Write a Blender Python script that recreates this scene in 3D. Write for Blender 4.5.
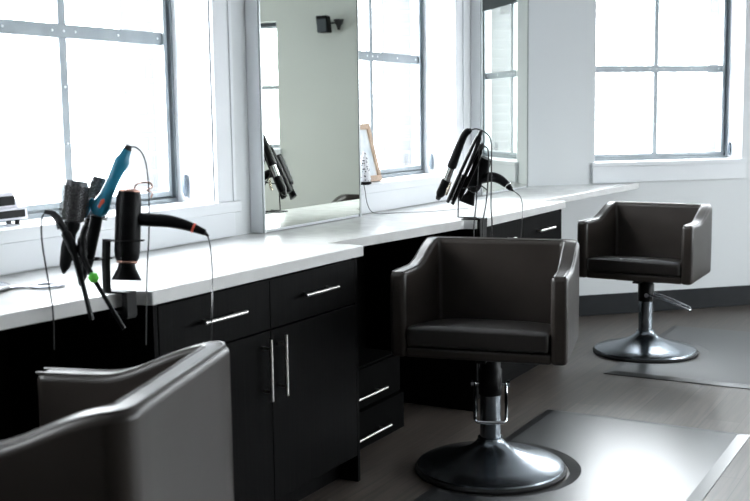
import bpy, bmesh, math, random
from mathutils import Vector, Matrix

random.seed(7)
PI = math.pi
for o in list(bpy.data.objects):
    bpy.data.objects.remove(o, do_unlink=True)
S = bpy.context.scene
COL = S.collection

# ------------------------------------------------------------------ camera
F = 1084.6
yaw, pitch, roll = math.radians(29.59), math.radians(7.1), math.radians(-.783)
EYE = Vector((0, 0, 1.38))
FW = Vector((-math.sin(yaw) * math.cos(pitch), math.cos(yaw) * math.cos(pitch), -math.sin(pitch)))
_rt = Vector((math.cos(yaw), math.sin(yaw), 0))
_up = _rt.cross(FW)
RT = _rt * math.cos(roll) + _up * math.sin(roll)
UP = -_rt * math.sin(roll) + _up * math.cos(roll)
cam = bpy.data.cameras.new('camera')
cam.sensor_width = 36
cam.lens = 36 * F / 750
cam.clip_end = 300
cam.dof.use_dof = True
cam.dof.focus_distance = 4.4
cam.dof.aperture_fstop = 4.5
co = bpy.data.objects.new('camera', cam)
COL.objects.link(co)
m = Matrix((RT, UP, -FW)).transposed().to_4x4()
m.translation = EYE
co.matrix_world = m
S.camera = co

# ------------------------------------------------------------------ light
SKY = 29
w = bpy.data.worlds.new('overcast_sky')
S.world = w
w.use_nodes = True
nt = w.node_tree
bg = nt.nodes['Background']
tc = nt.nodes.new('ShaderNodeTexCoord')
sx = nt.nodes.new('ShaderNodeSeparateXYZ')
rp = nt.nodes.new('ShaderNodeValToRGB')
nt.links.new(tc.outputs['Generated'], sx.inputs[0])
nt.links.new(sx.outputs['Z'], rp.inputs[0])
rp.color_ramp.elements[0].position = 0.0
rp.color_ramp.elements[0].color = (.55, .57, .6, 1)
rp.color_ramp.elements[1].position = 0.06
rp.color_ramp.elements[1].color = (.97, .985, 1, 1)
nt.links.new(rp.outputs[0], bg.inputs[0])
bg.inputs[1].default_value = SKY

S.view_settings.view_transform = 'Standard'
S.view_settings.look = 'None'
S.view_settings.gamma = 1
S.view_settings.use_curve_mapping = False
S.view_settings.exposure = 0.0

# room geometry constants
XW = -2.67                                   # left wall face
CY = 6.75                                    # where the left wall meets the chamfered wall
YF = 9.457                                   # far wall
DC = Vector((math.sqrt(.5), math.sqrt(.5), 0))
ZS, ZT = 1.045, 2.36                         # window opening
LEFT_WIN = [(2.27, 3.42), (4.47, 5.62), (.07, 1.22)]
CH_WIN = [(.49, 1.63), (2.29, 3.43)]
FAR_WIN = [(1.30, 2.45), (2.75, 3.9), (4.2, 5.35)]  # first one shows in the mirror; the other two are added for light
RIGHT_FILL_WIN = [(-9.1, -7.8), (-7.5, -6.2), (-5.9, -4.6)]      # along -y; unseen windows, added to light the chairs from the right
XR, YB, ZC = 5.5, -3.2, 3.2
CHL = (YF - CY) * math.sqrt(2)
FX0 = XW + (YF - CY)

def frame_mat(o, d, n):
    """local x = along the wall, y = out of the room, z up"""
    d = Vector(d); n = Vector(n)
    mm = Matrix((d, n, Vector((0, 0, 1)))).transposed().to_4x4()
    mm.translation = Vector(o)
    return mm
M_LEFT = frame_mat((XW, 0, 0), (0, 1, 0), (-1, 0, 0))
M_CH = frame_mat((XW, CY, 0), DC, (-DC.y, DC.x, 0))
M_FAR = frame_mat((0, YF, 0), (1, 0, 0), (0, 1, 0))
M_RIGHT = frame_mat((XR, 0, 0), (0, -1, 0), (1, 0, 0))

def portal(M, u0, u1):
    L = bpy.data.lights.new('window_daylight', 'AREA')
    L.shape = 'RECTANGLE'
    L.size = u1 - u0
    L.size_y = ZT - ZS
    L.cycles.is_portal = True
    ob = bpy.data.objects.new('window_daylight', L)
    COL.objects.link(ob)
    c = M @ Vector(((u0 + u1) / 2, .5, (ZS + ZT) / 2))
    inn = -(M.to_3x3() @ Vector((0, 1, 0)))
    z = -inn
    x = Vector((0, 0, 1)).cross(z)
    mm = Matrix((x, z.cross(x), z)).transposed().to_4x4()
    mm.translation = c
    ob.matrix_world = mm
for M_, W_ in ((M_LEFT, LEFT_WIN), (M_CH, CH_WIN), (M_FAR, FAR_WIN), (M_RIGHT, RIGHT_FILL_WIN)):
    for a, b in W_:
        portal(M_, a, b)

# ------------------------------------------------------------------ materials
def mat(name, col, rough=.5, metal=0, spec=.5, **kw):
    M = bpy.data.materials.new(name)
    M.use_nodes = True
    b = M.node_tree.nodes['Principled BSDF']
    b.inputs['Base Color'].default_value = (*col, 1)
    b.inputs['Roughness'].default_value = rough
    b.inputs['Metallic'].default_value = metal
    b.inputs['Specular IOR Level'].default_value = spec
    for k, v in kw.items():
        b.inputs[k].default_value = v
    return M

def noise_var(M, c1, c2, scale=(5, 5, 5), detail=3, bump=0, bscale=None, rough=None, coords='Object', lo=.35, hi=.65, dist=.002):
    N = M.node_tree.nodes; Lk = M.node_tree.links
    b = N['Principled BSDF']
    tc = N.new('ShaderNodeTexCoord'); mp = N.new('ShaderNodeMapping')
    mp.inputs['Scale'].default_value = scale
    n = N.new('ShaderNodeTexNoise'); n.inputs['Scale'].default_value = 1; n.inputs['Detail'].default_value = detail
    r = N.new('ShaderNodeValToRGB')
    r.color_ramp.elements[0].color = (*c1, 1); r.color_ramp.elements[1].color = (*c2, 1)
    r.color_ramp.elements[0].position = lo; r.color_ramp.elements[1].position = hi
    Lk.new(tc.outputs[coords], mp.inputs[0]); Lk.new(mp.outputs[0], n.inputs['Vector'])
    Lk.new(n.outputs['Fac'], r.inputs[0]); Lk.new(r.outputs[0], b.inputs['Base Color'])
    if rough:
        q = N.new('ShaderNodeMapRange'); q.inputs['To Min'].default_value = rough[0]; q.inputs['To Max'].default_value = rough[1]
        Lk.new(n.outputs['Fac'], q.inputs['Value']); Lk.new(q.outputs[0], b.inputs['Roughness'])
    if bump:
        n2 = N.new('ShaderNodeTexNoise'); n2.inputs['Scale'].default_value = bscale or 60; n2.inputs['Detail'].default_value = 4
        Lk.new(tc.outputs[coords], n2.inputs['Vector'])
        bu = N.new('ShaderNodeBump'); bu.inputs['Strength'].default_value = bump; bu.inputs['Distance'].default_value = dist
        Lk.new(n2.outputs['Fac'], bu.inputs['Height']); Lk.new(bu.outputs[0], b.inputs['Normal'])
    return M

wall_m = noise_var(mat('wall_paint', (.6, .62, .64), .6), (.73, .755, .765), (.76, .785, .795), (.8, .8, .8), bump=.15, bscale=90)
sage_m = noise_var(mat('far_wall_paint', (.55, .57, .52), .6), (.68, .70, .66), (.71, .73, .69), (.8, .8, .8), bump=.15, bscale=90)
dark_wall_m = noise_var(mat('low_bounce_wall', (.08, .08, .085), .6), (.07, .072, .075), (.09, .09, .095), (.8, .8, .8))  # dark tone made up for the unseen back wall, to cut bounce
trim_m = noise_var(mat('trim_paint', (.76, .78, .8), .38), (.75, .775, .8), (.79, .81, .83), (2, 2, 2))
ceil_m = noise_var(mat('ceiling_paint', (.7, .7, .7), .8), (.55, .55, .55), (.58, .58, .58))
sash_m = noise_var(mat('sash_metal', (.25, .28, .3), .45, .3), (.25, .28, .295), (.31, .34, .36), (9, 9, 9))
rivet_m = mat('rivet', (.75, .78, .8), .35, .5)
base_m = noise_var(mat('baseboard_vinyl', (.035, .04, .045), .5, 0, .2), (.010, .012, .014), (.014, .0165, .019))
quartz = noise_var(mat('quartz', (.8, .8, .79), .22), (.70, .70, .69), (.76, .76, .75), (14, 14, 14), 8, rough=(.14, .24))
mirror_m = mat('mirror_glass', (.80, .83, .77), 0.0, 1)
alu_m = mat('brushed_aluminium', (.42, .44, .44), .35, .9)
steel = noise_var(mat('brushed_steel', (.62, .6, .57), .3, 1), (.58, .56, .53), (.7, .68, .65), (60, 60, 400))
chrome = mat('chrome', (.75, .77, .8), .10, 1)
dkchrome = noise_var(mat('satin_base_metal', (.36, .39, .42), .24, 1), (.25, .28, .31), (.27, .30, .33), (3, 3, 3))
leather = noise_var(mat('dark_leather', (.03, .027, .025), .36, 0, .42, IOR=1.5), (.026, .0208, .0175), (.034, .0272, .0232), (6, 6, 6), bump=.35, bscale=260, rough=(.30, .42), dist=.0008)
seatm = noise_var(mat('seat_leather', (.03, .027, .025), .28, 0, .6, IOR=1.7), (.012, .0098, .0088), (.017, .0142, .0128), (6, 6, 6), bump=.3, bscale=260, rough=(.25, .36), dist=.0008)
blackp = noise_var(mat('black_plastic', (.012, .012, .013), .4, 0, .15), (.0025, .0025, .003), (.0045, .0045, .005), (40, 40, 40))
blackm = mat('black_matte', (.004, .004, .004), .6, 0, .3)
rubber = noise_var(mat('black_rubber', (.02, .02, .02), .55), (.007, .007, .007), (.011, .011, .011), (30, 30, 30))
silver = mat('silver_plate', (.6, .6, .6), .25, 1)
ceramic = mat('curling_barrel', (.7, .62, .5), .25, .8)
blue = noise_var(mat('teal_plastic', (.01, .11, .2), .3), (.02, .25, .40), (.025, .28, .44), (30, 30, 30))
orange = mat('coral_plastic', (.8, .13, .07), .4)
green = mat('green_plastic', (.12, .62, .06), .4)
copper = mat('rose_metal', (.50, .28, .22), .4, .7)
bristle = noise_var(mat('bristle', (.05, .045, .04), .7), (.05, .046, .043), (.16, .145, .13), (300, 300, 300))
barrel_m = noise_var(mat('brush_barrel', (.09, .09, .095), .4, .5), (.07, .07, .075), (.20, .20, .21), (150, 150, 150))
cordm = mat('cord_rubber', (.012, .012, .012), .45)
oak = noise_var(mat('pale_oak', (.42, .27, .17), .5), (.40, .27, .18), (.52, .36, .25), (6, 90, 90))
paper = noise_var(mat('print_paper', (.75, .78, .8), .7), (.62, .68, .72), (.85, .86, .86), (9, 9, 9), 5)
whitep = mat('white_plastic', (.78, .76, .82), .3)
pearl = mat('grey_tray', (.35, .37, .42), .22, .3)
blind_m = noise_var(mat('blind_fabric', (.06, .07, .08), .8), (.05, .06, .07), (.07, .08, .09), (200, 200, 200))
brick = None

def make_brick():
    M = mat('pale_brick', (.3, .3, .3), .85)
    N = M.node_tree.nodes; L = M.node_tree.links
    tc = N.new('ShaderNodeTexCoord'); sp = N.new('ShaderNodeSeparateXYZ'); ad = N.new('ShaderNodeMath'); cb = N.new('ShaderNodeCombineXYZ')
    L.new(tc.outputs['Object'], sp.inputs[0]); L.new(sp.outputs['X'], ad.inputs[0]); L.new(sp.outputs['Y'], ad.inputs[1])
    L.new(ad.outputs[0], cb.inputs['X']); L.new(sp.outputs['Z'], cb.inputs['Y'])
    b = N.new('ShaderNodeTexBrick')
    b.inputs['Color1'].default_value = (.086, .088, .09, 1); b.inputs['Color2'].default_value = (.078, .08, .083, 1); b.inputs['Mortar'].default_value = (.10, .10, .10, 1)
    b.inputs['Scale'].default_value = 1; b.inputs['Brick Width'].default_value = .215; b.inputs['Row Height'].default_value = .073; b.inputs['Mortar Size'].default_value = .01
    L.new(cb.outputs[0], b.inputs['Vector']); L.new(b.outputs['Color'], N['Principled BSDF'].inputs['Base Color'])
    bu = N.new('ShaderNodeBump'); bu.inputs['Distance'].default_value = .004; bu.invert = True
    L.new(b.outputs['Fac'], bu.inputs['Height']); L.new(bu.outputs[0], N['Principled BSDF'].inputs['Normal'])
    return M
brick = make_brick()

def make_wood():
    """grey-brown floor planks running along the room"""
    M = mat('plank_floor', (.1, .09, .08), .4, 0, .6, IOR=1.8)
    N = M.node_tree.nodes; L = M.node_tree.links; P = N['Principled BSDF']
    tc = N.new('ShaderNodeTexCoord')
    mp = N.new('ShaderNodeMapping'); mp.inputs['Rotation'].default_value = (0, 0, PI / 2)
    L.new(tc.outputs['Object'], mp.inputs[0])
    b = N.new('ShaderNodeTexBrick'); b.offset = .37
    b.inputs['Scale'].default_value = 1; b.inputs['Brick Width'].default_value = 1.22; b.inputs['Row Height'].default_value = .152; b.inputs['Mortar Size'].default_value = .0012
    b.inputs['Color1'].default_value = (.098, .080, .067, 1); b.inputs['Color2'].default_value = (.140, .115, .098, 1); b.inputs['Mortar'].default_value = (.035, .03, .027, 1)
    L.new(mp.outputs[0], b.inputs['Vector'])
    mg = N.new('ShaderNodeMapping'); mg.inputs['Scale'].default_value = (38, 1.6, 1)
    L.new(tc.outputs['Object'], mg.inputs[0])
    g = N.new('ShaderNodeTexNoise'); g.inputs['Scale'].default_value = 1.6; g.inputs['Detail'].default_value = 6; g.inputs['Distortion'].default_value = .6
    L.new(mg.outputs[0], g.inputs['Vector'])
    r = N.new('ShaderNodeValToRGB'); r.color_ramp.elements[0].position = .35; r.color_ramp.elements[1].position = .7
    r.color_ramp.elements[0].color = (.55, .55, .55, 1); r.color_ramp.elements[1].color = (1.15, 1.13, 1.1, 1)
    L.new(g.outputs['Fac'], r.inputs[0])
    mx = N.new('ShaderNodeMix'); mx.data_type = 'RGBA'; mx.blend_type = 'MULTIPLY'; mx.inputs['Factor'].default_value = 1
    L.new(b.outputs['Color'], mx.inputs['A']); L.new(r.outputs[0], mx.inputs['B'])
    L.new(mx.outputs['Result'], P.inputs['Base Color'])
    q = N.new('ShaderNodeMapRange'); q.inputs['To Min'].default_value = .33; q.inputs['To Max'].default_value = .46
    L.new(g.outputs['Fac'], q.inputs['Value']); L.new(q.outputs[0], P.inputs['Roughness'])
    bu = N.new('ShaderNodeBump'); bu.inputs['Strength'].default_value = .35; bu.inputs['Distance'].default_value = .0015
    L.new(g.outputs['Fac'], bu.inputs['Height']); L.new(bu.outputs[0], P.inputs['Normal'])
    return M
floor_m = make_wood()

def make_black_wood():
    M = mat('black_wood', (.012, .012, .013), .55, 0, .05)
    N = M.node_tree.nodes; L = M.node_tree.links; P = N['Principled BSDF']
    tc = N.new('ShaderNodeTexCoord'); mp = N.new('ShaderNodeMapping'); mp.inputs['Scale'].default_value = (140, 140, 3.2)
    n = N.new('ShaderNodeTexNoise'); n.inputs['Scale'].default_value = 1; n.inputs['Detail'].default_value = 5
    L.new(tc.outputs['Object'], mp.inputs[0]); L.new(mp.outputs[0], n.inputs['Vector'])
    r = N.new('ShaderNodeValToRGB'); r.color_ramp.elements[0].position = .35; r.color_ramp.elements[1].position = .75
    r.color_ramp.elements[0].color = (.0018, .0018, .0019, 1); r.color_ramp.elements[1].color = (.0055, .0053, .0053, 1)
    L.new(n.outputs['Fac'], r.inputs[0]); L.new(r.outputs[0], P.inputs['Base Color'])
    bu = N.new('ShaderNodeBump'); bu.inputs['Strength'].default_value = .4; bu.inputs['Distance'].default_value = .0008
    L.new(n.outputs['Fac'], bu.inputs['Height']); L.new(bu.outputs[0], P.inputs['Normal'])
    return M
bwood = make_black_wood()

mat_rub = noise_var(mat('mat_vinyl', (.03, .032, .035), .33, 0, .7, IOR=1.95), (.013, .014, .016), (.016, .0172, .0195), (5, 5, 5))

def make_glass():
    M = bpy.data.materials.new('window_glass'); M.use_nodes = True
    N = M.node_tree.nodes; L = M.node_tree.links
    N.remove(N['Principled BSDF'])
    t = N.new('ShaderNodeBsdfTransparent'); t.inputs[0].default_value = (.95, .97, .98, 1)
    g = N.new('ShaderNodeBsdfGlossy'); g.inputs['Roughness'].default_value = .02
    lw = N.new('ShaderNodeLayerWeight'); lw.inputs[0].default_value = .5
    pw = N.new('ShaderNodeMath'); pw.operation = 'POWER'; pw.inputs[1].default_value = 5
    f = N.new('ShaderNodeMapRange'); f.inputs['To Min'].default_value = .03; f.inputs['To Max'].default_value = .8
    x = N.new('ShaderNodeMixShader')
    L.new(lw.outputs['Facing'], pw.inputs[0]); L.new(pw.outputs[0], f.inputs['Value'])
    L.new(f.outputs[0], x.inputs[0]); L.new(t.outputs[0], x.inputs[1]); L.new(g.outputs[0], x.inputs[2])
    L.new(x.outputs[0], N['Material Output'].inputs[0])
    return M
glass = make_glass()

# ------------------------------------------------------------------ mesh helpers
def at(px, py, dist):
    """the point seen at a pixel of the photograph, dist metres in front of the lens"""
    return EYE + (RT * ((px - 375) / F) - UP * ((py - 250.5) / F) + FW) * dist

def tag(o, label=None, cat=None, group=None, kind=None):
    if label: o['label'] = label
    if cat: o['category'] = cat
    if group: o['group'] = group
    if kind: o['kind'] = kind
    return o

def empty(name, loc=(0, 0, 0), rz=0):
    o = bpy.data.objects.new(name, None)
    o.empty_display_size = .05
    COL.objects.link(o); o.location = loc; o.rotation_euler = (0, 0, rz)
    return o

def obj(name, bm, m_, parent=None, smooth=None, bevel=0, segs=2, mats=None):
    if bevel:
        bmesh.ops.remove_doubles(bm, verts=bm.verts, dist=1e-6)
    bmesh.ops.recalc_face_normals(bm, faces=bm.faces)
    me = bpy.data.meshes.new(name)
    bm.to_mesh(me); bm.free()
    for x in (mats or [m_]):
        me.materials.append(x)
    o = bpy.data.objects.new(name, me)
    COL.objects.link(o)
    if parent: o.parent = parent
    if bevel:
        md = o.modifiers.new('bevel', 'BEVEL'); md.width = bevel; md.segments = segs; md.limit_method = 'ANGLE'; md.angle_limit = math.radians(38)
        md.harden_normals = False
    if smooth is None: smooth = bool(bevel)
    if smooth:
        for p in me.polygons: p.use_smooth = True
        try:
            me.set_sharp_from_angle(angle=math.radians(45 if not bevel else 60))
        except Exception:
            pass
    return o

def B(): return bmesh.new()

def box(bm, x0, x1, y0, y1, z0, z1, M=None, mi=0):
    vs = [bm.verts.new((x, y, z)) for x in (x0, x1) for y in (y0, y1) for z in (z0, z1)]
    fs = [(0, 1, 3, 2), (4, 6, 7, 5), (0, 4, 5, 1), (2, 3, 7, 6), (0, 2, 6, 4), (1, 5, 7, 3)]
    for f in fs:
        q = bm.faces.new([vs[i] for i in f]); q.material_index = mi
    if M is not None:
        for v in vs: v.co = M @ v.co
    return bm

def prism(bm, pts, z0, z1):
    lo = [bm.verts.new((p[0], p[1], z0)) for p in pts]; hi = [bm.verts.new((p[0], p[1], z1)) for p in pts]
    n = len(pts)
    bm.faces.new(lo[::-1]); bm.faces.new(hi)
    for i in range(n): bm.faces.new((lo[i], lo[(i + 1) % n], hi[(i + 1) % n], hi[i]))
    return bm

def spline(pts, n=8):
    P = [Vector(p) for p in pts]
    P = [P[0] * 2 - P[1]] + P + [P[-1] * 2 - P[-2]]
    out = []
    for i in range(1, len(P) - 2):
        for k in range(n):
            t = k / n
            a, b, c, d = P[i - 1], P[i], P[i + 1], P[i + 2]
            out.append(.5 * ((2 * b) + (c - a) * t + (2 * a - 5 * b + 4 * c - d) * t * t + (3 * b - a - 3 * c + d) * t ** 3))
    out.append(P[-2])
    return out

def tube(bm, pts, r, n=8, closed=False, flat=1.0, upv=None):
    """sweep a round (or flattened) section along points; r may be a list"""
    pts = [Vector(p) for p in pts]
    N = len(pts)
    rs = r if isinstance(r, (list, tuple)) else [r] * N
    rings = []
    ref = None
    for i, p in enumerate(pts):
        a = pts[(i - 1) % N] if (closed or i > 0) else p
        b = pts[(i + 1) % N] if (closed or i < N - 1) else p
        t = (b - a).normalized()
        if upv is not None:
            ref = Vector(upv) - t * t.dot(Vector(upv)); ref.normalize()
        elif ref is None:
            ref = t.orthogonal().normalized()
        else:
            ref = ref - t * t.dot(ref); ref.normalize()
        s = t.cross(ref)
        rings.append([bm.verts.new(p + ref * math.cos(2 * PI * k / n) * rs[i] * flat + s * math.sin(2 * PI * k / n) * rs[i]) for k in range(n)])
    M_ = N if closed else N - 1
    for i in range(M_):
        A, Bb = rings[i], rings[(i + 1) % N]
        for k in range(n):
            bm.faces.new((A[k], A[(k + 1) % n], Bb[(k + 1) % n], Bb[k]))
    if not closed:
        bm.faces.new(rings[0][::-1]); bm.faces.new(rings[-1])
    return bm

def lathe(bm, prof, n=32, M=None, cap=True):
    """prof: (r, z) from bottom to top"""
    rings = []
    for r, z in prof:
        rings.append([bm.verts.new((r * math.cos(2 * PI * k / n), r * math.sin(2 * PI * k / n), z)) for k in range(n)])
    for A, Bb in zip(rings, rings[1:]):
        for k in range(n): bm.faces.new((A[k], A[(k + 1) % n], Bb[(k + 1) % n], Bb[k]))
    if cap:
        bm.faces.new(rings[0][::-1]); bm.faces.new(rings[-1])
    if M is not None:
        for R in rings:
            for v in R: v.co = M @ v.co
    return bm

def axis_mat(p, q):
    """local z runs from p towards q"""
    p = Vector(p); q = Vector(q)
    z = (q - p).normalized()
    x = z.orthogonal().normalized()
    mm = Matrix((x, z.cross(x), z)).transposed().to_4x4()
    mm.translation = p
    return mm, (q - p).length

# ------------------------------------------------------------------ room shell
bm = B(); box(bm, -3.4, XR + .2, YB - .2, YF + .4, -.1, 0)
tag(obj('floor', bm, floor_m), kind='structure')
bm = B(); box(bm, -3.4, XR + .2, YB - .2, YF + .4, ZC, ZC + .1)
tag(obj('ceiling', bm, ceil_m), kind='structure')

def wall(name, M, u0, u1, wins, m_):
    def fill(bm, d0, d1):
        xs = sorted(wins); u = u0
        for a, b in xs:
            box(bm, u, a, d0, d1, 0, ZC, M)
            box(bm, a, b, d0, d1, 0, ZS - .045 if d0 == 0 else ZS - .03, M)
            box(bm, a, b, d0, d1, ZT, ZC, M)
            u = b
        box(bm, u, u1, d0, d1, 0, ZC, M)
    bm = B(); fill(bm, 0, .24)
    o = tag(obj(name, bm, m_), kind='structure')
    bm = B(); fill(bm, .24, .46)
    tag(obj('brick_outer_leaf', bm, brick, o), kind='structure')
    return o
wall('wall_left', M_LEFT, YB, CY, LEFT_WIN, wall_m)
wall('wall_chamfer', M_CH, 0, CHL, CH_WIN, wall_m)
wall('wall_far', M_FAR, FX0, XR, FAR_WIN, sage_m)
wall('wall_right', M_RIGHT, -YF, -YB, RIGHT_FILL_WIN, sage_m)
bm = B(); box(bm, -3.1, XR + .2, YB - .2, YB, 0, ZC)
tag(obj('wall_back', bm, dark_wall_m), kind='structure')

def baseboard(name, M, u0, u1):
    bm = B(); box(bm, u0, u1, -.012, 0, 0, .143, M)
    tag(obj(name, bm, base_m, bevel=.004), kind='structure')
baseboard('baseboard_left', M_LEFT, YB, CY)
baseboard('baseboard_chamfer', M_CH, 0.0, CHL)
baseboard('baseboard_far', M_FAR, FX0, XR)

# ------------------------------------------------------------------ windows
def window(idx, M, u0, u1, blind=0, cleat=True, casing=True, zm=1.69):
    root = empty('window_%d' % idx)
    root.matrix_world = M
    root['kind'] = 'structure'
    D = .18
    def nest(bm, inset, wd, d0, d1):
        a, b, z0, z1 = u0 + inset, u1 - inset, ZS + inset * .75, ZT - inset
        box(bm, a, a + wd, d0, d1, z0, z1); box(bm, b - wd, b, d0, d1, z0, z1)
        box(bm, a + wd, b - wd, d0, d1, z0, z0 + wd); box(bm, a + wd, b - wd, d0, d1, z1 - wd, z1)
    bm = B(); nest(bm, 0, .018, D, D + .06); nest(bm, .018, .016, D + .018, D + .06); nest(bm, .034, .02, D + .004, D + .06)
    obj('window_frame', bm, sash_m, root, bevel=.002)
    g = .054
    mid = (u0 + u1) / 2
    bm = B()
    box(bm, mid - .0175, mid + .0175, D + .02, D + .05, ZS + g * .8, ZT - g)
    obj('muntin_bar', bm, sash_m, root, bevel=.002)
    bm = B()
    box(bm, u0 + g, u1 - g, D + .014, D + .046, zm - .024, zm + .024)
    ob = obj('meeting_rail', bm, sash_m, root, bevel=.002)
    bm = B()
    for u in (u0 + .08, u0 + .3, mid - .055, mid, mid + .055, u1 - .3, u1 - .08):
        lathe(bm, [(.0055, 0), (.0045, .003), (.001, .004)], 8, Matrix.Translation((u, D + .0145, zm)) @ Matrix.Rotation(PI / 2, 4, 'X'))
    for z in (ZS + .25, ZS + .45, zm + .25, zm + .45):
        lathe(bm, [(.0055, 0), (.0045, .003), (.001, .004)], 8, Matrix.Translation((mid, D + .0205, z)) @ Matrix.Rotation(PI / 2, 4, 'X'))
    obj('rivet', bm, rivet_m, ob, smooth=True)
    for a, b in ((u0 + g, mid - .0175), (mid + .0175, u1 - g)):
        for z0, z1 in ((ZS + g * .8, zm - .024), (zm + .024, ZT - g)):
            bm = B(); box(bm, a - .004, b + .004, D + .032, D + .037, z0 - .004, z1 + .004)
            obj('glass_pane', bm, glass, root)
    # painted reveal, casing, sill with apron
    bm = B(); box(bm, u0 - (.13 if casing else .025), u1 + (.13 if casing else .025), -.035 if casing else -.025, D + .005, ZS - (.045 if casing else .03), ZS)
    obj('window_sill', bm, trim_m, root, bevel=.004)
    bm = B(); box(bm, u0 - (.105 if casing else .02), u1 + (.105 if casing else .02), -.02, 0, .905, ZS - (.045 if casing else .03))
    obj('apron', bm, trim_m, root, bevel=.003)
    for s, e in ((-1, u0), (1, u1)):
        bm = B()
        a, b = (e - .11, e) if s < 0 else (e, e + .11)
        box(bm, a, b, -.018, 0, ZS, ZT + .11)
        a, b = (e - .11, e - .092) if s < 0 else (e + .092, e + .11)
        box(bm, a, b, -.026, -.018, ZS, ZT + .11)
        if casing: obj('casing', bm, trim_m, root, bevel=.003)
        else: bm.free()
        bm = B()
        a, b = (e - .001, e + .006) if s < 0 else (e - .006, e + .001)
        box(bm, a, b, 0, D, ZS, ZT)
        obj('reveal', bm, trim_m, root)
    if casing:
        bm = B(); box(bm, u0 - .11, u1 + .11, -.02, 0, ZT, ZT + .11)
        obj('head_casing', bm, trim_m, root, bevel=.003)
    # blind at the head of the opening
    bm = B(); box(bm, u0 + .008, u1 - .008, .07, .12, ZT - .045, ZT - .002)
    bl = obj('blind_cassette', bm, blind_m, root, bevel=.004)
    if blind:
        bm = B(); box(bm, u0 + .012, u1 - .012, .093, .0955, blind, ZT - .02); box(bm, u0 + .012, u1 - .012, .088, .100, blind - .02, blind)
        obj('blind_cloth', bm, blind_m, bl)
    if cleat:
        ur = u1 - .006
        bm = B(); tube(bm, [(ur - .006, .125, 1.155), (ur - .006, .112, ZT - .01)], .0016, 6); tube(bm, [(ur - .006, .140, 1.155), (ur - .006, .132, ZT - .01)], .0016, 6)
        obj('blind_cord', bm, mat('grey_cord%d' % idx, (.35, .38, .4), .6), root, smooth=True)
        bm = B()
        tube(bm, [(ur - .008, .132, 1.068), (ur - .012, .132, 1.09), (ur - .012, .132, 1.13), (ur - .008, .132, 1.155)], [.006, .012, .012, .007], 10, flat=1.0)
        tube(bm, [(ur - .001, .132, 1.10), (ur - .012, .132, 1.10)], .005, 8)
        obj('cord_cleat', bm, mat('cleat_plastic%d' % idx, (.13, .16, .19), .4), root, smooth=True)
    return root
n = 1
for a, b in LEFT_WIN: window(n, M_LEFT, a, b); n += 1
window(n, M_CH, *CH_WIN[0], blind=2.18, casing=False, zm=1.675); n += 1
window(n, M_CH, *CH_WIN[1], casing=False); n += 1
for a, b in FAR_WIN: window(n, M_FAR, a, b, cleat=False, casing=False); n += 1
for a, b in RIGHT_FILL_WIN: window(n, M_RIGHT, a, b, cleat=False, casing=False); n += 1  # unseen openings, added to let in side light

# ------------------------------------------------------------------ countertop
cb = (-2.02)
poly = [(XW, -.6), (-2.12, -.6), (-2.085, .10), (-2.075, .118), (-2.02, .13), (-2.02, 1.272), (-2.185, 1.280),
        (-2.085, 2.255), (-2.075, 2.281), (-2.02, 2.295), (-2.02, 3.472), (-2.19, 3.480),
        (-2.085, 4.455), (-2.075, 4.481), (-2.02, 4.495), (-2.02, 5.685), (-2.165, 5.692), (-2.083, 7.332), (XW, CY)]
bm = B(); prism(bm, poly, .86, .90)
tag(obj('countertop', bm, quartz, bevel=.003),
    'long white quartz worktop running under the windows and mirrors', 'countertop')

br = empty('shelf_bracket', (-2.62, 6.15, .62)); bpy.context.view_layer.update()
for nm_, a_ in (('wall_plate', (-2.669, -2.655, 6.12, 6.16, .60, .859)), ('arm', (-2.655, -2.25, 6.13, 6.15, .835, .859))):
    bm = B(); box(bm, *a_)
    for v in bm.verts: v.co -= br.location
    obj(nm_, bm, trim_m, br, bevel=.002)
bm = B(); tube(bm, [(-2.66, 6.14, .63), (-2.32, 6.14, .84)], .009, 8)
for v in bm.verts: v.co -= br.location
obj('brace', bm, trim_m, br, smooth=True)
tag(br, 'small white bracket carrying the tapering far end of the worktop', 'bracket')

# ------------------------------------------------------------------ cabinets
def handle(name, p, q, out, parent, r=.006, post=.3):
    """bar handle from p to q standing off the face by out"""
    p, q, out = Vector(p), Vector(q), Vector(out)
    bm = B(); tube(bm, [p + out, q + out], r, 10)
    d = q - p
    for t in (post * .5, 1 - post * .5):
        tube(bm, [p + d * t, p + d * t + out], r * .8, 8)
    return obj(name, bm, steel, parent, smooth=True)

def base_cabinet(y0):
    root = empty('base_cabinet', (XW, y0, 0))
    L = 1.135
    xf = -2.048 - XW             # carcass front in local x
    bm = B(); box(bm, .012, xf, .018, L - .018, .1, .858); box(bm, .012, xf - .07, .018, L - .018, 0, .1)
    obj('carcass', bm, bwood, root)
    for a in (0, L - .018):
        bm = B(); box(bm, .012, xf + .018, a, a + .018, 0, .859)
        obj('side_panel', bm, bwood, root, bevel=.0015)
    c = L / 2
    for a, b in ((.021, c - .0015), (c + .0015, L - .021)):
        bm = B(); box(bm, xf, xf + .019, a, b, .690, .853)
        d = obj('drawer_front', bm, bwood, root, bevel=.0015)
        m_ = (a + b) / 2
        handle('drawer_handle', (xf + .019, m_ - .105, .777), (xf + .019, m_ + .105, .777), (.032, 0, 0), d)
    for a, b, hy in ((.021, c - .0015, c - .045), (c + .0015, L - .021, c + .042)):
        bm = B(); box(bm, xf, xf + .019, a, b, .105, .684)
        d = obj('door', bm, bwood, root, bevel=.0015)
        handle('door_handle', (xf + .019, hy, .46), (xf + .019, hy, .665), (.032, 0, 0), d)
    return root
def copy_tree(o, parent=None):
    c = o.copy(); COL.objects.link(c)
    if parent is not None: c.parent = parent
    for ch in list(o.children): copy_tree(ch, c)
    return c
cabA = base_cabinet(2.305)
tag(cabA, 'black wood cabinet with two drawers and two doors, in the middle foreground', 'cabinet', 'cabinets under the worktop')
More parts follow.
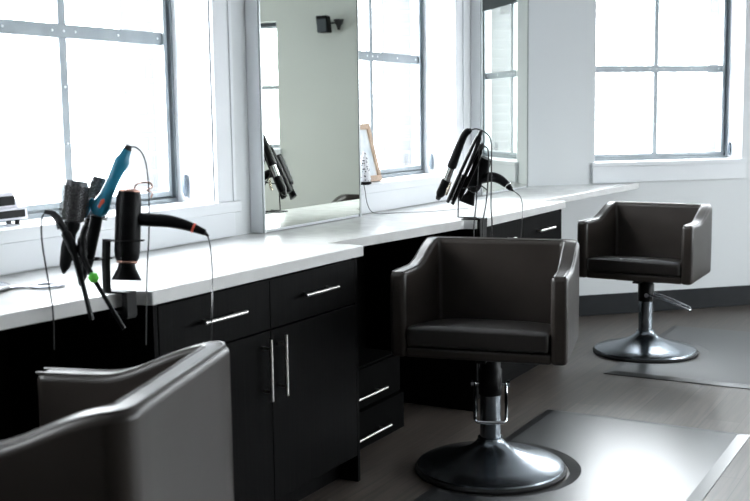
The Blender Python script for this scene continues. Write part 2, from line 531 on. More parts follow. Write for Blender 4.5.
bpy.context.view_layer.update()
cabB = copy_tree(cabA); cabB.location.y = 4.515
tag(cabB, 'black wood cabinet behind the middle chair, further along the worktop', 'cabinet', 'cabinets under the worktop')

for i, (a, b, lab) in enumerate(((3.442, 4.513, 'black back panel in the kneehole behind the middle chair'),
                                 (-.6, 2.303, 'black back panel in the kneehole beside the nearest chair'))):
    bm = B(); box(bm, XW + .013, XW + .05, a, b, 0, .859)
    tag(obj('kneehole_panel', bm, bwood), lab, 'panel')

# low drawer unit in the kneehole
ped_m = mat('black_laminate', (.002, .002, .002), .8, 0, .03)
ped = empty('drawer_unit', (XW + .05, 3.45, 0))
bm = B(); box(bm, 0, .41, 0, .62, .02, .36)
obj('carcass', bm, ped_m, ped, bevel=.002)
for z0, z1, hz, st in ((.03, .185, .082, .035), (.19, .352, .242, .018)):
    bm = B(); box(bm, .41, .41 + st, .003, .617, z0, z1)
    d = obj('drawer_front', bm, ped_m, ped, bevel=.0015)
    handle('drawer_handle', (.41 + st, .1, hz), (.41 + st, .455, hz), (.025, 0, 0), d, r=.0055)
tag(ped, 'low black two-drawer unit in the dark kneehole, only its bar handles catching light', 'drawers')

# ------------------------------------------------------------------ mirrors
def mirror(y0, y1, label):
    root = empty('wall_mirror', (XW, y0, 0))
    L = y1 - y0
    bm = B(); box(bm, .001, .062, 0, L, .902, 2.75)
    obj('backing_box', bm, trim_m, root, bevel=.003)
    bm = B(); box(bm, .0625, .068, .010, L - .010, .915, 2.74)
    obj('mirror_glass', bm, mirror_m, root)
    bm = B()
    box(bm, .0622, .0705, L - .010, L, .903, 2.75); box(bm, .0622, .0705, .001, .010, .903, 2.75)
    obj('edge_strip', bm, alu_m, root)
    tag(root, label, 'mirror', 'tall mirrors between the windows')
mirror(3.655, 4.452, 'tall wall mirror on the worktop beside the black cabinet, reflecting a grey wall')
mirror(5.862, 6.60, 'narrow-looking tall mirror next to the room corner, reflecting a window')

# ------------------------------------------------------------------ salon chairs
def styling_chair():
    root = empty('salon_chair')
    # tub shell: path in plan from the left arm front round the back to the right arm front
    hwf, hwb, hd, rc, T = .330, .312, .24, .055, .062
    def path(off):
        """off = inset from the outer face"""
        hf, hb, yb, r = hwf - off, hwb - off, hd - off, max(rc - off, .018)
        P = []
        n1 = 14
        for i in range(n1):
            t = i / (n1 - 1)
            P.append((-(hf + (hb - hf) * t), -hd + (yb - r + hd) * t, t))
        for i in range(1, 7):
            a = PI - (PI / 2) * i / 6
            P.append((-hb + r + r * math.cos(a), yb - r + r * math.sin(a), 1 + .12 * i / 6))
        for i in range(1, 10):
            t = i / 10
            P.append((-hb + r + (2 * hb - 2 * r) * t, yb, 1.12))
        L = [(-x, y, t) for x, y, t in reversed(P[:n1 + 6])]
        return P + L
    def ztop(t):
        t = min(max((t - .40) / .68, 0), 1)
        return .805 + .080 * t * t * (3 - 2 * t)
    Po, Pi = path(0), path(T)
    rows = []
    bm = B()
    for (x0, y0, t0), (x1, y1, t1) in zip(Po, Pi):
        z = ztop(t0)
        # underside of the shell lifts a little towards the back
        zb = .482 + .012 * max(0, (y0 + hd) / (2 * hd))
        rows.append([bm.verts.new(v) for v in ((x0, y0, zb), (x0 * 1.004, y0, (zb + z) / 2), (x0, y0, z), (x1, y1, z), (x1, y1, zb))])
    for A, Bb in zip(rows, rows[1:]):
        for k in range(5):
            bm.faces.new((A[k], A[(k + 1) % 5], Bb[(k + 1) % 5], Bb[k]))
    bm.faces.new(rows[0]); bm.faces.new(rows[-1][::-1])
    obj('shell', bm, leather, root, bevel=.019, segs=5)
    # piping on the two top edges
    for off in (.011, T - .011):
        PP = path(off)
        bm = B(); tube(bm, [(x, y, ztop(t) - .0012) for x, y, t in PP], .0034, 6)
        obj('piping', bm, leather, root, smooth=True)
    # seat base rail
    bm = B()
    box(bm, -(hwf - T) - .004, hwf - T + .004, -hd + .004, hd - T + .01, .484, .522)
    obj('seat_rail', bm, leather, root, bevel=.010, segs=3)
    # seat cushion, slightly crowned
    bm = B()
    x1, y0, y1, z0 = hwf - T - .003, -hd - .004, hd - T - .004, .524
    nx, ny = 14, 12
    g = [[None] * (ny + 1) for _ in range(nx + 1)]
    gb = [[None] * (ny + 1) for _ in range(nx + 1)]
    for i in range(nx + 1):
        for j in range(ny + 1):
            u, v = i / nx, j / ny
            crown = .016 * (1 - (2 * u - 1) ** 4) * (1 - (2 * v - 1) ** 4)
            xx = (2 * u - 1) * (x1 - .018 * v)
            g[i][j] = bm.verts.new((xx, y0 + (y1 - y0) * v, .604 - .05 * v + crown))
            if i in (0, nx) or j in (0, ny):
                gb[i][j] = bm.verts.new((xx, y0 + (y1 - y0) * v, z0))
    for i in range(nx):
        for j in range(ny): bm.faces.new((g[i][j], g[i + 1][j], g[i + 1][j + 1], g[i][j + 1]))
    ring = [(i, 0) for i in range(nx)] + [(nx, j) for j in range(ny)] + [(i, ny) for i in range(nx, 0, -1)] + [(0, j) for j in range(ny, 0, -1)]
    for (a, b), (c, d) in zip(ring, ring[1:] + ring[:1]):
        bm.faces.new((gb[a][b], gb[c][d], g[c][d], g[a][b]))
    bm.faces.new([gb[a][b] for a, b in ring])
    obj('seat_cushion', bm, seatm, root, bevel=.017, segs=4)
    # mechanism plate, sleeve, column, base
    bm = B(); box(bm, -.125, .125, -.15, .15, .470, .484); box(bm, -.02, .02, -.18, .18, .462, .472)
    obj('seat_plate', bm, blackm, root, bevel=.003)
    bm = B(); lathe(bm, [(.050, .455), (.050, .47)][::1], 24); lathe(bm, [(.043, .302), (.045, .306), (.045, .40), (.040, .405), (.040, .456)], 24)
    obj('sleeve', bm, blackp, root, smooth=True)
    bm = B(); lathe(bm, [(.040, .10), (.040, .304)], 28)
    obj('column', bm, dkchrome, root, smooth=True)
    bm = B()
    lathe(bm, [(.27, .006), (.283, .009), (.288, .016), (.285, .026), (.268, .034), (.22, .046), (.16, .062), (.11, .079), (.078, .095), (.058, .112), (.050, .126), (.049, .133), (.040, .134)], 72)
    obj('base_disc', bm, dkchrome, root, smooth=True)
    bm = B(); lathe(bm, [(.282, 0), (.294, .002), (.296, .012), (.289, .020), (.280, .018), (.27, .0)], 72, cap=False)
    obj('base_rim', bm, rubber, root, smooth=True)
    # foot pump: flat chrome loop hinged at the sleeve, reaching along local -y
    bm = B()
    pts = spline([(-.058, 0, .345), (-.060, -.03, .342), (-.059, -.12, .315), (-.057, -.22, .272), (-.050, -.242, .262), (-.03, -.248, .260),
                  (.03, -.248, .260), (.050, -.242, .262), (.057, -.22, .272), (.059, -.12, .315), (.060, -.03, .342), (.058, 0, .345)], 4)
    tube(bm, pts, .0062, 8)
    lv = obj('foot_pump', bm, chrome, root, smooth=True)
    bm = B()
    tube(bm, [(-.072, 0, .345), (.072, 0, .345)], .009, 10)
    for s in (-1, 1): tube(bm, [(s * .062, 0, .345), (s * .075, 0, .345)], .0125, 12)
    obj('pivot', bm, chrome, lv, smooth=True)
    return root
def set_height(root, dz):
    for c in root.children:
        if c.name.split('.')[0] in ('shell', 'piping', 'seat_rail', 'seat_cushion', 'seat_plate'): c.location.z += dz
def set_pump(root, ang):
    for c in root.children:
        if c.name.startswith('foot_pump'): c.rotation_euler = (0, 0, ang)
chA = styling_chair()
bpy.context.view_layer.update()
GR = 'salon chairs along the worktop'
chB, chC = copy_tree(chA), copy_tree(chA)
chA.location = (-1.644, 3.785, 0); chA.rotation_euler = (0, 0, math.radians(11.3)); set_pump(chA, math.radians(12.5))
tag(chA, 'dark leather tub salon chair in the middle, pump lever pointing forward over its round base', 'chair', GR)
chB.location = (-1.685, 6.11, 0); chB.rotation_euler = (0, 0, math.radians(-3)); set_pump(chB, math.radians(110)); set_height(chB, -.036)
tag(chB, 'farthest dark leather tub salon chair, in front of the end wall window', 'chair', GR)
chC.location = (-1.614, 1.597, 0); chC.rotation_euler = (0, 0, math.radians(-70.5)); set_pump(chC, math.radians(40)); set_height(chC, -.015)
tag(chC, 'nearest dark leather tub salon chair, blurred, seen from behind at the lower left', 'chair', GR)

# ------------------------------------------------------------------ floor mats with a round notch for the chair base
def floor_mat(x0, x1, y0, y1, cx, cy, rr, label):
    """flat vinyl mat, bevelled edge, bitten by the chair base on its left side"""
    def outline(o):
        X0, X1, Y0, Y1, R = x0 + o, x1 - o, y0 + o, y1 - o, rr + o
        dx = X0 - cx
        a = math.acos(max(-1, min(1, dx / R)))
        P = [(X0, Y0), (X1, Y0), (X1, Y1), (X0, Y1)]
        nseg = 40
        arc = [(cx + R * math.cos(t), cy + R * math.sin(t)) for t in [a + (-2 * a) * k / nseg for k in range(nseg + 1)]]
        return P + arc
    bm = B()
    lo, hi = outline(0), outline(.045)
    A = [bm.verts.new((x, y, .001)) for x, y in lo]
    A2 = [bm.verts.new((x, y, .004)) for x, y in lo]
    Bv = [bm.verts.new((x, y, .0125)) for x, y in hi]
    n_ = len(A)
    for i in range(n_):
        j = (i + 1) % n_
        bm.faces.new((A[i], A[j], A2[j], A2[i]))
        bm.faces.new((A2[i], A2[j], Bv[j], Bv[i]))
    bm.faces.new(Bv); bm.faces.new(A[::-1])
    o = obj('floor_mat', bm, mat_rub)
    tag(o, label, 'mat', 'anti-fatigue mats by the chairs')
floor_mat(-1.748, -.835, 2.86, 4.70, -1.644, 3.785, .305, 'black vinyl floor mat under the middle chair, glossy with window light')
floor_mat(-1.735, -.3, 5.50, 6.95, -1.685, 6.11, .31, 'black vinyl floor mat under the farthest chair')
# ------------------------------------------------------------------ hair tools
def part(name, bm, m_, root, **k):
    for v in bm.verts: v.co -= root.location
    return obj(name, bm, m_, root, **k)
def rod(bm, p, q, prof, n=20, sx_=1.0):
    """lathe along p->q; prof = [(radius, fraction)]"""
    M_, L_ = axis_mat(p, q)
    lathe(bm, [(r, t * L_) for r, t in prof], n, M_ @ Matrix.Diagonal((sx_, 1, 1, 1)))
    return bm
def cord(pts, root, r=.0019, name='cord'):
    bm = B(); tube(bm, spline(pts, 7), r, 6)
    return part(name, bm, cordm, root, smooth=True)

def dryer(top, bot, hpts, rr, hr, d, label, cordpts, ring, noz_len=.048, rims=True, group=None):
    root = empty('hair_dryer', bot); bpy.context.view_layer.update()
    bm = B(); rod(bm, bot, top, [(rr * .80, 0), (rr * .93, .05), (rr, .15), (rr * 1.0, .82), (rr * .95, .93), (rr * .86, 1)], 28)
    body = part('body', bm, blackp, root, smooth=True)
    ax = (top - bot).normalized()
    if rims:
        for p_, s, k in ((bot, .83, -1), (top, .86, 1)):
            bm = B(); rod(bm, p_, p_ + ax * k * .007, [(rr * s, 0), (rr * s * .98, .6), (rr * s * .8, 1)], 28)
            part('metal_rim', bm, copper, root, smooth=True)
    # concentrator nozzle, a flattened flare
    n0 = bot - ax * .006
    M_, L_ = axis_mat(n0, n0 - ax * noz_len)
    xl = RT - ax * RT.dot(ax); xl.normalize()
    mm = Matrix((xl, (-ax).cross(xl), -ax)).transposed().to_4x4(); mm.translation = n0
    bm = B(); rings = []
    for wx, wy, z in ((rr * .62, rr * .6, 0), (rr * .72, rr * .5, .3), (rr * 1.22, rr * .36, 1), (rr * 1.1, rr * .2, 1.0)):
        rings.append([bm.verts.new(mm @ Vector((wx * math.cos(2 * PI * k / 28), wy * math.sin(2 * PI * k / 28), z * L_))) for k in range(28)])
    for A, C_ in zip(rings, rings[1:]):
        for k in range(28): bm.faces.new((A[k], A[(k + 1) % 28], C_[(k + 1) % 28], C_[k]))
    bm.faces.new(rings[0][::-1]); bm.faces.new(rings[-1])
    part('nozzle', bm, blackp, root, smooth=True)
    pts = spline(hpts, 6); n_ = len(pts)
    bm = B(); tube(bm, pts, [hr * (1.05 - .55 * (i / (n_ - 1)) ** 2 + .12 * math.sin(PI * i / n_)) for i in range(n_)], 16)
    h = part('handle', bm, blackp, root, smooth=True)
    i = int(n_ * .8); t = (pts[i + 1] - pts[i]).normalized()
    bm = B(); rod(bm, pts[i] - t * .003, pts[i] + t * .003, [(hr * .80, 0), (hr * .84, .5), (hr * .78, 1)], 16)
    part('ring', bm, ring, root, smooth=True)
    bm = B(); rod(bm, pts[-1] - t * .004, Vector(cordpts[0]) * .4 + pts[-1] * .6 + t * .006, [(hr * .5, 0), (hr * .3, .5), (.003, 1)], 10)
    part('strain_relief', bm, rubber, root, smooth=True)
    cord([pts[-1]] + cordpts, root)
    tag(root, label, 'hair dryer', group)
    return root

def round_brush(bot, top, tip, r, hr, label, d):
    root = empty('round_brush', tip); bpy.context.view_layer.update()
    bm = B(); rod(bm, bot, top, [(r * .62, 0), (r * .88, .04), (r * .88, .93), (r * .80, 1), (r * .55, 1.0), (r * .55, .85)], 24)
    part('barrel', bm, barrel_m, root, smooth=True)
    M_, L_ = axis_mat(bot, top)
    bm = B()
    rows, per = 22, 18
    for i in range(rows):
        z = L_ * (.05 + .80 * i / (rows - 1))
        for k in range(per):
            a = 2 * PI * (k + .5 * (i % 2)) / per
            c, s = math.cos(a), math.sin(a)
            p0 = M_ @ Vector((r * .78 * c, r * .78 * s, z)); p1 = M_ @ Vector((r * 1.12 * c, r * 1.12 * s, z + .0005))
            tube(bm, [p0, p1], [.0022, .0015], 4)
    part('bristles', bm, bristle, root, smooth=False)
    bm = B(); rod(bm, bot, tip, [(r * .62, 0), (hr * 1.15, .10), (hr * .8, .22), (hr, .5), (hr * .75, .85), (hr * .28, .97), (hr * .1, 1)], 18)
    part('handle', bm, blackp, root, smooth=True)
    tag(root, label, 'hair brush', 'round brushes in the near tool holder')
    return root

d1 = 2.93
P1 = lambda x, y, dd=0: at(x, y, d1 + dd)
# near station: clamp-on holder
edge = Vector((-2.090, 2.22, .9))
hold = empty('tool_holder', P1(106, 291)); bpy.context.view_layer.update()
bm = B(); tube(bm, [P1(106.5, 239), P1(106, 262), P1(107, 293)], .0115, 4, flat=.25, upv=FW)
part('strap', bm, blackm, hold)
bm = B(); tube(bm, [P1(60, 259, .03), P1(84, 259, .03), P1(112, 258, .03)], .0028, 8)
tube(bm, spline([P1(104, 240, .0), P1(111, 240, .03), P1(116, 240, .045), P1(140, 240, .05), P1(144, 240, .0), P1(140, 241, -.045), P1(118, 241, -.045), P1(111, 241, -.02), P1(104, 240.5, 0)], 5), .002, 6)
for cx in (74, 92):
    c_ = P1(cx, 259, .0)
    tube(bm, [c_ + Vector((.027 * math.cos(a), .027 * math.sin(a), 0)) for a in [2 * PI * k / 20 for k in range(20)]], .0022, 6, closed=True)
part('wire_rings', bm, blackm, hold, smooth=True)
bm = B()
bx0 = P1(118, 287)
for x0, x1, y0, y1 in ((105, 125, 274, 300),):
    pass
ce = Vector((-2.072, 2.262, .0))
box(bm, -2.150, -2.052, 2.222, 2.262, .9005, .906); box(bm, -2.068, -2.048, 2.222, 2.262, .835, .906); box(bm, -2.12, -2.052, 2.222, 2.262, .83, .845)
part('clamp', bm, blackm, hold, bevel=.002)
tag(hold, 'black clamp-on tool holder with wire rings on the near worktop edge', 'tool holder', 'tool holders clamped to the worktop')

# round brushes
round_brush(P1(72.5, 222, -.02), P1(77, 181, -.02), P1(63.5, 274, -.03), .034, .019, 'upright round hair brush with dark bristled barrel, leftmost in the near holder', 0)
round_brush(P1(93, 219, .10), P1(103, 178, .10), P1(80, 286, .08), .034, .019, 'tilted round hair brush partly behind the teal curling wand', 0)

# open hair straightener with crossing black arms
st = empty('hair_straightener', P1(92, 318, -.13)); bpy.context.view_layer.update()
bm = B()
tube(bm, spline([P1(60, 224, -.12), P1(66, 234, -.125), P1(73, 249, -.13), P1(82, 282, -.13), P1(92, 320, -.13)], 5), [.012] * 5 + [.021] * 6 + [.014] * 4 + [.011] * 6, 10, flat=.6)
part('arm', bm, blackp, st, smooth=True)
bm = B()
tube(bm, spline([P1(86, 226, -.115), P1(82, 240, -.12), P1(84, 258, -.13), P1(94, 279, -.13), P1(124, 329, -.13)], 5), [.014] * 5 + [.020] * 5 + [.013] * 5 + [.010] * 6, 10, flat=.6)
a2 = part('arm', bm, blackp, st, smooth=True)
bm = B(); rod(bm, P1(91, 273, -.142), P1(96, 282, -.142), [(.005, 0), (.0125, .25), (.0125, .75), (.005, 1)], 12)
tag(part('green_button', bm, green, st, smooth=True), 'bright green button')
bm = B(); tube(bm, spline([P1(62, 228, -.12), P1(58, 219, -.12), P1(52, 213, -.12), P1(45, 212, -.12)], 5), [.012 - .0004 * i for i in range(16)], 10)
part('strain_relief', bm, rubber, st, smooth=True)
cord([P1(45, 212, -.12), P1(41.5, 221, -.12), P1(42.5, 245, -.12), P1(49, 285, -.12), P1(53, 312, -.12), P1(54, 350, -.12)], st, .0022)
tag(st, 'black hair straightener hanging open with a bright green button', 'hair straightener')

# teal curling wand
cw = empty('curling_wand', P1(96, 222, 0)); bpy.context.view_layer.update()
bm = B(); rod(bm, P1(97, 215, 0), P1(127, 150, 0), [(.014, 0), (.024, .06), (.025, .16), (.0175, .3), (.0165, .55), (.0195, .75), (.0205, .84), (.015, .9), (.012, 1)], 20)
part('grip', bm, blue, cw, smooth=True)
bm = B(); rod(bm, P1(126.5, 151, 0), P1(129.5, 145.5, 0), [(.012, 0), (.011, .5), (.007, 1)], 16)
part('end_cap', bm, rubber, cw, smooth=True)
bm = B(); rod(bm, P1(98, 209, -.02), P1(104, 199, -.02), [(.002, 0), (.006, .2), (.006, .8), (.002, 1)], 10)
part('switch', bm, orange, cw, smooth=True)
bm = B(); rod(bm, P1(97, 216, 0), P1(86, 272, .015), [(.016, 0), (.0165, .2), (.015, .8), (.011, 1)], 20)
part('heating_barrel', bm, blackp, cw, smooth=True)
bm = B(); tube(bm, [P1(93, 199, -.005), P1(87, 208, .0), P1(84.5, 217, .01)], [.006, .011, .007], 10)
part('lever', bm, blue, cw, smooth=True)
cord([P1(129, 147, 0), P1(137, 148, 0), P1(144.5, 159, 0), P1(148.5, 185, 0), P1(149, 230, 0), P1(147.5, 262, -.03), P1(146.5, 295, -.08), P1(146, 345, -.08)], cw, .0022)
tag(cw, 'teal blue curling wand rising diagonally above the brushes, cord arching from its tip', 'curling wand')

dryer(P1(129, 192), P1(127, 261), [P1(136, 219), P1(152, 220), P1(170, 221.5), P1(188, 226), P1(205, 232.5)], .0345, .0165, 0,
      'black hair dryer with coppery rims standing nozzle down on the near worktop edge',
      [P1(209, 240), P1(211.5, 258), P1(212.5, 285, -.03), P1(212, 310, -.14), P1(211, 350, -.14)], orange, noz_len=.046)
hc = None
bm = B(); tube(bm, spline([P1(134, 190, .02), P1(136, 185, .01), P1(142, 182.5, 0), P1(150, 183, 0), P1(152, 187, 0), P1(147, 190, .0), P1(152, 193, 0), P1(151, 198, 0)], 5), .0022, 6)
wl = empty('hair_clip', P1(143, 190)); bpy.context.view_layer.update()
part('wire', bm, copper, wl, smooth=True)
tag(wl, 'thin coppery wire loop hooked at the top of the near black hair dryer', 'hair clip')

# hand mirror lying on the worktop
hm = empty('hand_mirror', (-2.50, 2.10, .9)); bpy.context.view_layer.update()
ang = math.atan2(.17, .14)
def hm_ring(bm, cx, cy, ro, z0, z1, n=40):
    lathe(bm, [(ro * .96, z0), (ro, z0 + .002), (ro, z1 - .002), (ro * .96, z1)], n, Matrix.Translation((cx, cy, 0)))
bm = B(); hm_ring(bm, -2.515, 2.085, .115, .9005, .910)
part('rim', bm, rubber, hm, smooth=True)
bm = B(); hm_ring(bm, -2.515, 2.085, .106, .9095, .9115)
part('glass_face', bm, pearl, hm, smooth=True)
bm = B()
hp = Vector((-2.362, 2.232, .9055))
dirv = Vector((-2.515 - hp.x, 2.085 - hp.y, 0)).normalized()
tube(bm, [hp + Vector((.040 * math.cos(a) , .040 * math.sin(a), 0)) for a in [2 * PI * k / 32 for k in range(32)]], .011, 10, closed=True, flat=.4, upv=(0, 0, 1))
tube(bm, [hp + dirv * .045, hp + dirv * .11], [.012, .022], 10, flat=.25, upv=(0, 0, 1))
part('handle', bm, pearl, hm, smooth=True)
tag(hm, 'flat grey hand mirror with a ring handle lying on the near worktop', 'hand mirror')

# small device on the first sill
dv = empty('desk_clock', (-2.765, 2.435, ZS)); bpy.context.view_layer.update()
bm = B()
zz = ZS
for sy in (-.055, .055):
    for fx in (-2.79, -2.75):
        bm = B(); box(bm, fx, fx + .015, 2.435 + sy * .8 - .004, 2.435 + sy * .8 + .004, zz, zz + .018)
        part('foot', bm, blackm, dv)
bm = B(); prism(bm, [(-2.805, 2.355), (-2.725, 2.355), (-2.725, 2.515), (-2.805, 2.515)], zz + .016, zz + .058)
M4 = [v for v in bm.verts if v.co.z > zz + .05]
bmesh.ops.scale(bm, vec=(.92, .92, 1), verts=M4, space=Matrix.Translation((2.765, -2.435, 0)))
part('case', bm, whitep, dv, bevel=.006, segs=3)
bm = B(); box(bm, -2.7265, -2.722, 2.375, 2.497, zz + .024, zz + .048)
part('display_window', bm, blackp, dv, bevel=.002)
bm = B(); prism(bm, [(-2.795, 2.385), (-2.735, 2.385), (-2.735, 2.485), (-2.795, 2.485)], zz + .057, zz + .108)
M4 = [v for v in bm.verts if v.co.z > zz + .1]
bmesh.ops.scale(bm, vec=(.8, .62, 1), verts=M4, space=Matrix.Translation((2.765, -2.435, 0)))
part('top_block', bm, whitep, dv, bevel=.004, segs=2)
bm = B(); box(bm, -2.739, -2.732, 2.405, 2.465, zz + .064, zz + .094)
part('top_panel', bm, blackp, dv, bevel=.002)
tag(dv, 'small white stepped desk clock with dark front on the nearest window sill', 'clock')

# leaning picture frame on the second sill
pf = empty('picture_frame', (-2.705, 4.745, ZS)); bpy.context.view_layer.update()
th = math.atan2(.072, .285)
Mf = Matrix.Translation((-2.705, 4.745, ZS + .003)) @ Matrix.Rotation(-th, 4, 'Y')
Mf = Matrix.Translation((-2.712, 4.715, ZS + .004)) @ Matrix.Rotation(-th, 4, 'Y')
W2_, H2_ = .150, .30
bm = B()
for a, b, c, d in ((-W2_, W2_, 0, .03), (-W2_, W2_, H2_ - .03, H2_), (-W2_, -W2_ + .03, .03, H2_ - .03), (W2_ - .03, W2_, .03, H2_ - .03)):
    box(bm, -.018, 0, a, b, c, d, Mf)
part('wood_frame', bm, oak, pf, bevel=.0015)
bm = B(); box(bm, -.014, -.008, -W2_ + .03, W2_ - .03, .03, H2_ - .03, Mf)
part('print', bm, paper, pf)
tag(pf, 'pale wooden picture frame leaning on the second window sill', 'picture frame')

# black and white patterned ornament beside it
om = mat('dotted_pattern', (.8, .8, .8), .4)
N_ = om.node_tree.nodes; vv = N_.new('ShaderNodeTexVoronoi'); vv.inputs['Scale'].default_value = 95
rr_ = N_.new('ShaderNodeValToRGB'); rr_.color_ramp.elements[0].position = .30; rr_.color_ramp.elements[1].position = .42
rr_.color_ramp.elements[0].color = (.02, .02, .02, 1); rr_.color_ramp.elements[1].color = (.75, .75, .77, 1)
tcn = N_.new('ShaderNodeTexCoord')
om.node_tree.links.new(tcn.outputs['Object'], vv.inputs['Vector']); om.node_tree.links.new(vv.outputs['Distance'], rr_.inputs[0]); om.node_tree.links.new(rr_.outputs[0], N_['Principled BSDF'].inputs['Base Color'])
orn = empty('ornament', (-2.655, 4.580, ZS)); bpy.context.view_layer.update()
bm = B(); lathe(bm, [(.028, .012), (.033, .02), (.030, .05), (.024, .09), (.017, .13), (.010, .155), (.003, .163)], 24, Matrix.Translation((-2.655, 4.580, ZS)))
part('cone', bm, om, orn, smooth=True)
bm = B(); lathe(bm, [(.026, 0), (.034, .004), (.036, .010), (.030, .016)], 24, Matrix.Translation((-2.655, 4.580, ZS)))
part('foot', bm, blackp, orn, smooth=True)
tag(orn, 'small black-and-white patterned cone ornament on the sill beside the picture frame', 'ornament')
bm = B(); tube(bm, spline([(-2.632, 4.535, 1.048), (-2.626, 4.535, 1.02), (-2.615, 4.54, .95), (-2.60, 4.58, .908), (-2.52, 4.64, .906), (-2.38, 4.80, .906), (-2.30, 5.02, .906)], 8), .0022, 6)
tag(obj('thin_cord', bm, mat('grey_wire', (.2, .2, .2), .5), smooth=True), 'thin grey cord dropping from the second window sill onto the worktop', 'cord')

# ------------------------------------------------------------------ far station
d2 = 4.93
def P2(x, y, dd=0):
    # the tools of this holder hang side by side in a plane square to the wall
    r_ = RT * ((x - 375) / F) - UP * ((y - 250.5) / F) + FW
    return EYE + r_ * ((4.49 + dd) / r_.y)
h2 = empty('tool_holder', P2(464, 221)); bpy.context.view_layer.update()
bm = B(); tube(bm, [P2(475, 187, 0), P2(459, 188.5), P2(458.3, 204), P2(458, 217.0), P2(466, 217.6), P2(476, 217.8, .03), P2(479, 219, .04)], .0034, 8)
tube(bm, [P2(475, 187, 0), P2(482, 186, .03), P2(487, 190, .0)], .0034, 8)
part('wire_frame', bm, blackm, h2, smooth=True)
bm = B(); e_ = Vector((-2.085, 4.475, 0))
box(bm, -2.10, -2.004, 4.50, 4.575, .9005, .905); box(bm, -2.018, -2.004, 4.50, 4.575, .80, .905); box(bm, -2.027, -2.004, 4.50, 4.575, .80, .855)
part('clamp', bm, blackm, h2, bevel=.002)
tag(h2, 'thin black wire tool holder on the worktop behind the middle chair', 'tool holder', 'tool holders clamped to the worktop')

P2c = lambda x, y, dd=0: P2(x, y, dd - .06)
ci = empty('curling_iron', P2c(438, 198)); bpy.context.view_layer.update()
bm = B(); tube(bm, spline([P2c(471, 130), P2c(465, 134), P2c(459, 147), P2c(453, 163), P2c(451, 168)], 5), [.009, .012, .0145, .016, .017, .017, .0175, .0175, .018, .018, .019, .019, .020, .020, .021, .022, .022, .022, .022, .022, .018][:21], 14)
part('handle', bm, blackp, ci, smooth=True)
bm = B(); rod(bm, P2c(451.5, 167), P2c(446, 181), [(.016, 0), (.0165, .9), (.015, 1)], 18)
part('barrel', bm, silver, ci, smooth=True)
bm = B(); rod(bm, P2c(446.5, 180), P2c(439.5, 196), [(.02, 0), (.021, .1), (.021, .85), (.016, 1)], 18)
part('lower_sleeve', bm, blackp, ci, smooth=True)
bm = B(); rod(bm, P2c(440, 194), P2c(437.5, 199.5), [(.012, 0), (.013, .6), (.009, 1)], 16)
part('tip', bm, rubber, ci, smooth=True)
bm = B(); tube(bm, [P2c(451, 182, -.02), P2c(448, 190, -.03), P2c(446, 195, -.03)], [.004, .007, .005], 8)
part('clip_lever', bm, ceramic, ci, smooth=True)
cord([P2c(471, 130), P2c(477, 129), P2c(486, 133), P2c(491, 142), P2c(491.5, 170), P2c(491, 205, -.05), P2c(492, 225, -.09), P2c(491, 250, -.09)], ci, .0034)
tag(ci, 'black and silver curling iron, leftmost tool in the holder behind the middle chair', 'curling iron')

def flat_iron(a, b, w_, label, cpts, plate=blackp):
    root = empty('flat_iron', b); bpy.context.view_layer.update()
    ax = (b - a).normalized()
    sd = (RT - ax * RT.dot(ax)).normalized()
    for k, s in enumerate((-1, 1)):
        bm = B()
        pts = [a + sd * s * .002, a + ax * .04 + sd * s * .008, a + (b - a) * .5 + sd * s * .012, b + sd * s * (.012)]
        tube(bm, spline(pts, 5), [w_ * .7] * 3 + [w_] * 13, 10, flat=.6)
        arm = part('arm', bm, blackp, root, smooth=True)
        bm = B(); p0 = a + (b - a) * .58 + sd * s * .004; p1 = a + (b - a) * .96 + sd * s * .004
        tube(bm, [p0, p1], w_ * .55, 6, flat=.5)
        part('heating_plate', bm, plate, root)
    bm = B(); rod(bm, a - ax * .02, a + ax * .012, [(.005, 0), (w_ * .8, .5), (w_ * .7, 1)], 12)
    part('hinge', bm, rubber, root, smooth=True)
    cord([a - ax * .018] + cpts, root, .0034)
    tag(root, label, 'flat iron')
flat_iron(P2(480, 134, -.01), P2(450, 203, -.01), .013, 'long slim black flat iron leaning beside the silver curling iron',
          [P2(480, 131, -.01), P2(479.5, 140, .0), P2(478, 175, .04), P2(476, 205, -.05), P2(474, 225, -.10), P2(474, 250, -.10)])
flat_iron(P2(481, 147, .045), P2(457, 197, .045), .017, 'shorter wide black flat iron between the slim one and the hair dryer',
          [P2(484, 146, .05), P2(488, 150, .06), P2(488.5, 168, .05), P2(486.5, 200, -.02), P2(483, 222, -.1), P2(482, 250, -.1)])
dryer(P2(486, 158, .11), P2(472, 190, .11), [P2(482, 179, .11), P2(491, 177, .11), P2(499, 179, .11), P2(506, 184, .11), P2(511, 189, .11)], .033, .021, 0,
      'black hair dryer with its curved handle out to the right, behind the middle chair',
      [P2(515, 192, .11), P2(520.5, 197, .10), P2(522.5, 207, .08), P2(522, 222, .03), P2(520, 250, .03)], silver, noz_len=.062, rims=False)

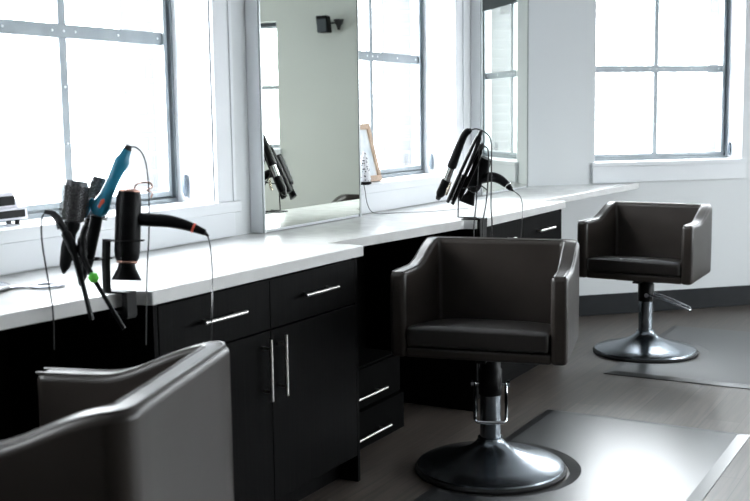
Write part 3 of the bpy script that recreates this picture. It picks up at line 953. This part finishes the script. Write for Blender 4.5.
# ------------------------------------------------------------------ speaker on the far wall, seen in the mirror
sp = empty('wall_speaker', (.685, YF, 2.2)); bpy.context.view_layer.update()
bm = B(); prism(bm, [(.598, YF - .14), (.728, YF - .14), (.715, YF - .04), (.610, YF - .04)], 2.205, 2.375)
for v in bm.verts:
    q_ = (v.co.z - 2.295) * .12; v.co.x += q_
part('cabinet', bm, blackp, sp, bevel=.01, segs=3)
bm = B(); box(bm, .610, .716, YF - .147, YF - .14, 2.215, 2.34)
part('grille', bm, blind_m, sp, bevel=.004)
bm = B(); lathe(bm, [(.012, -.06), (.02, -.03), (.05, .035), (.05, .045)], 20, Matrix.Translation((.515, YF - .055, 2.29)))
tube(bm, [(.515, YF - .055, 2.30), (.515, YF - .002, 2.30)], .014, 10); tube(bm, [(.515, YF - .055, 2.30), (.63, YF - .08, 2.30)], .010, 10)
part('bracket', bm, rubber, sp, smooth=True)
tag(sp, 'small black wall speaker on its bracket high on the far wall, seen in the mirror', 'speaker')

# ------------------------------------------------------------------ neighbouring building beyond the end window
nb = empty('neighbouring_building', (-12.5, 55, -6)); bpy.context.view_layer.update()
Mn = frame_mat((XW, CY, 0), DC, (-DC.y, DC.x, 0))
def rel(px): pass
c0 = Mn.inverted() @ Vector((-12.129, 53.859, 1.0)); c1 = Mn.inverted() @ Vector((-11.154, 54.835, 1.0))
stone = brick.copy(); stone.name = 'pale_masonry'
for nn in stone.node_tree.nodes:
    if nn.type == 'TEX_BRICK':
        nn.inputs['Color1'].default_value = (.045, .047, .05, 1); nn.inputs['Color2'].default_value = (.04, .042, .045, 1); nn.inputs['Mortar'].default_value = (.06, .06, .06, 1)
bm = B(); box(bm, c0.x - 4, c1.x + 6, c0.y, c0.y + 8, -6, -1.4, Mn)
part('main_block', bm, stone, nb)
bm = B(); box(bm, c0.x, c1.x, c0.y, c0.y + 1.4, -1.4, 1.0, Mn); box(bm, c0.x - .06, c1.x + .06, c0.y - .06, c0.y + 1.46, .88, 1.0, Mn)
part('chimney_stack', bm, stone, nb)
tag(nb, 'pale washed-out chimney block far outside the end wall window', 'building')
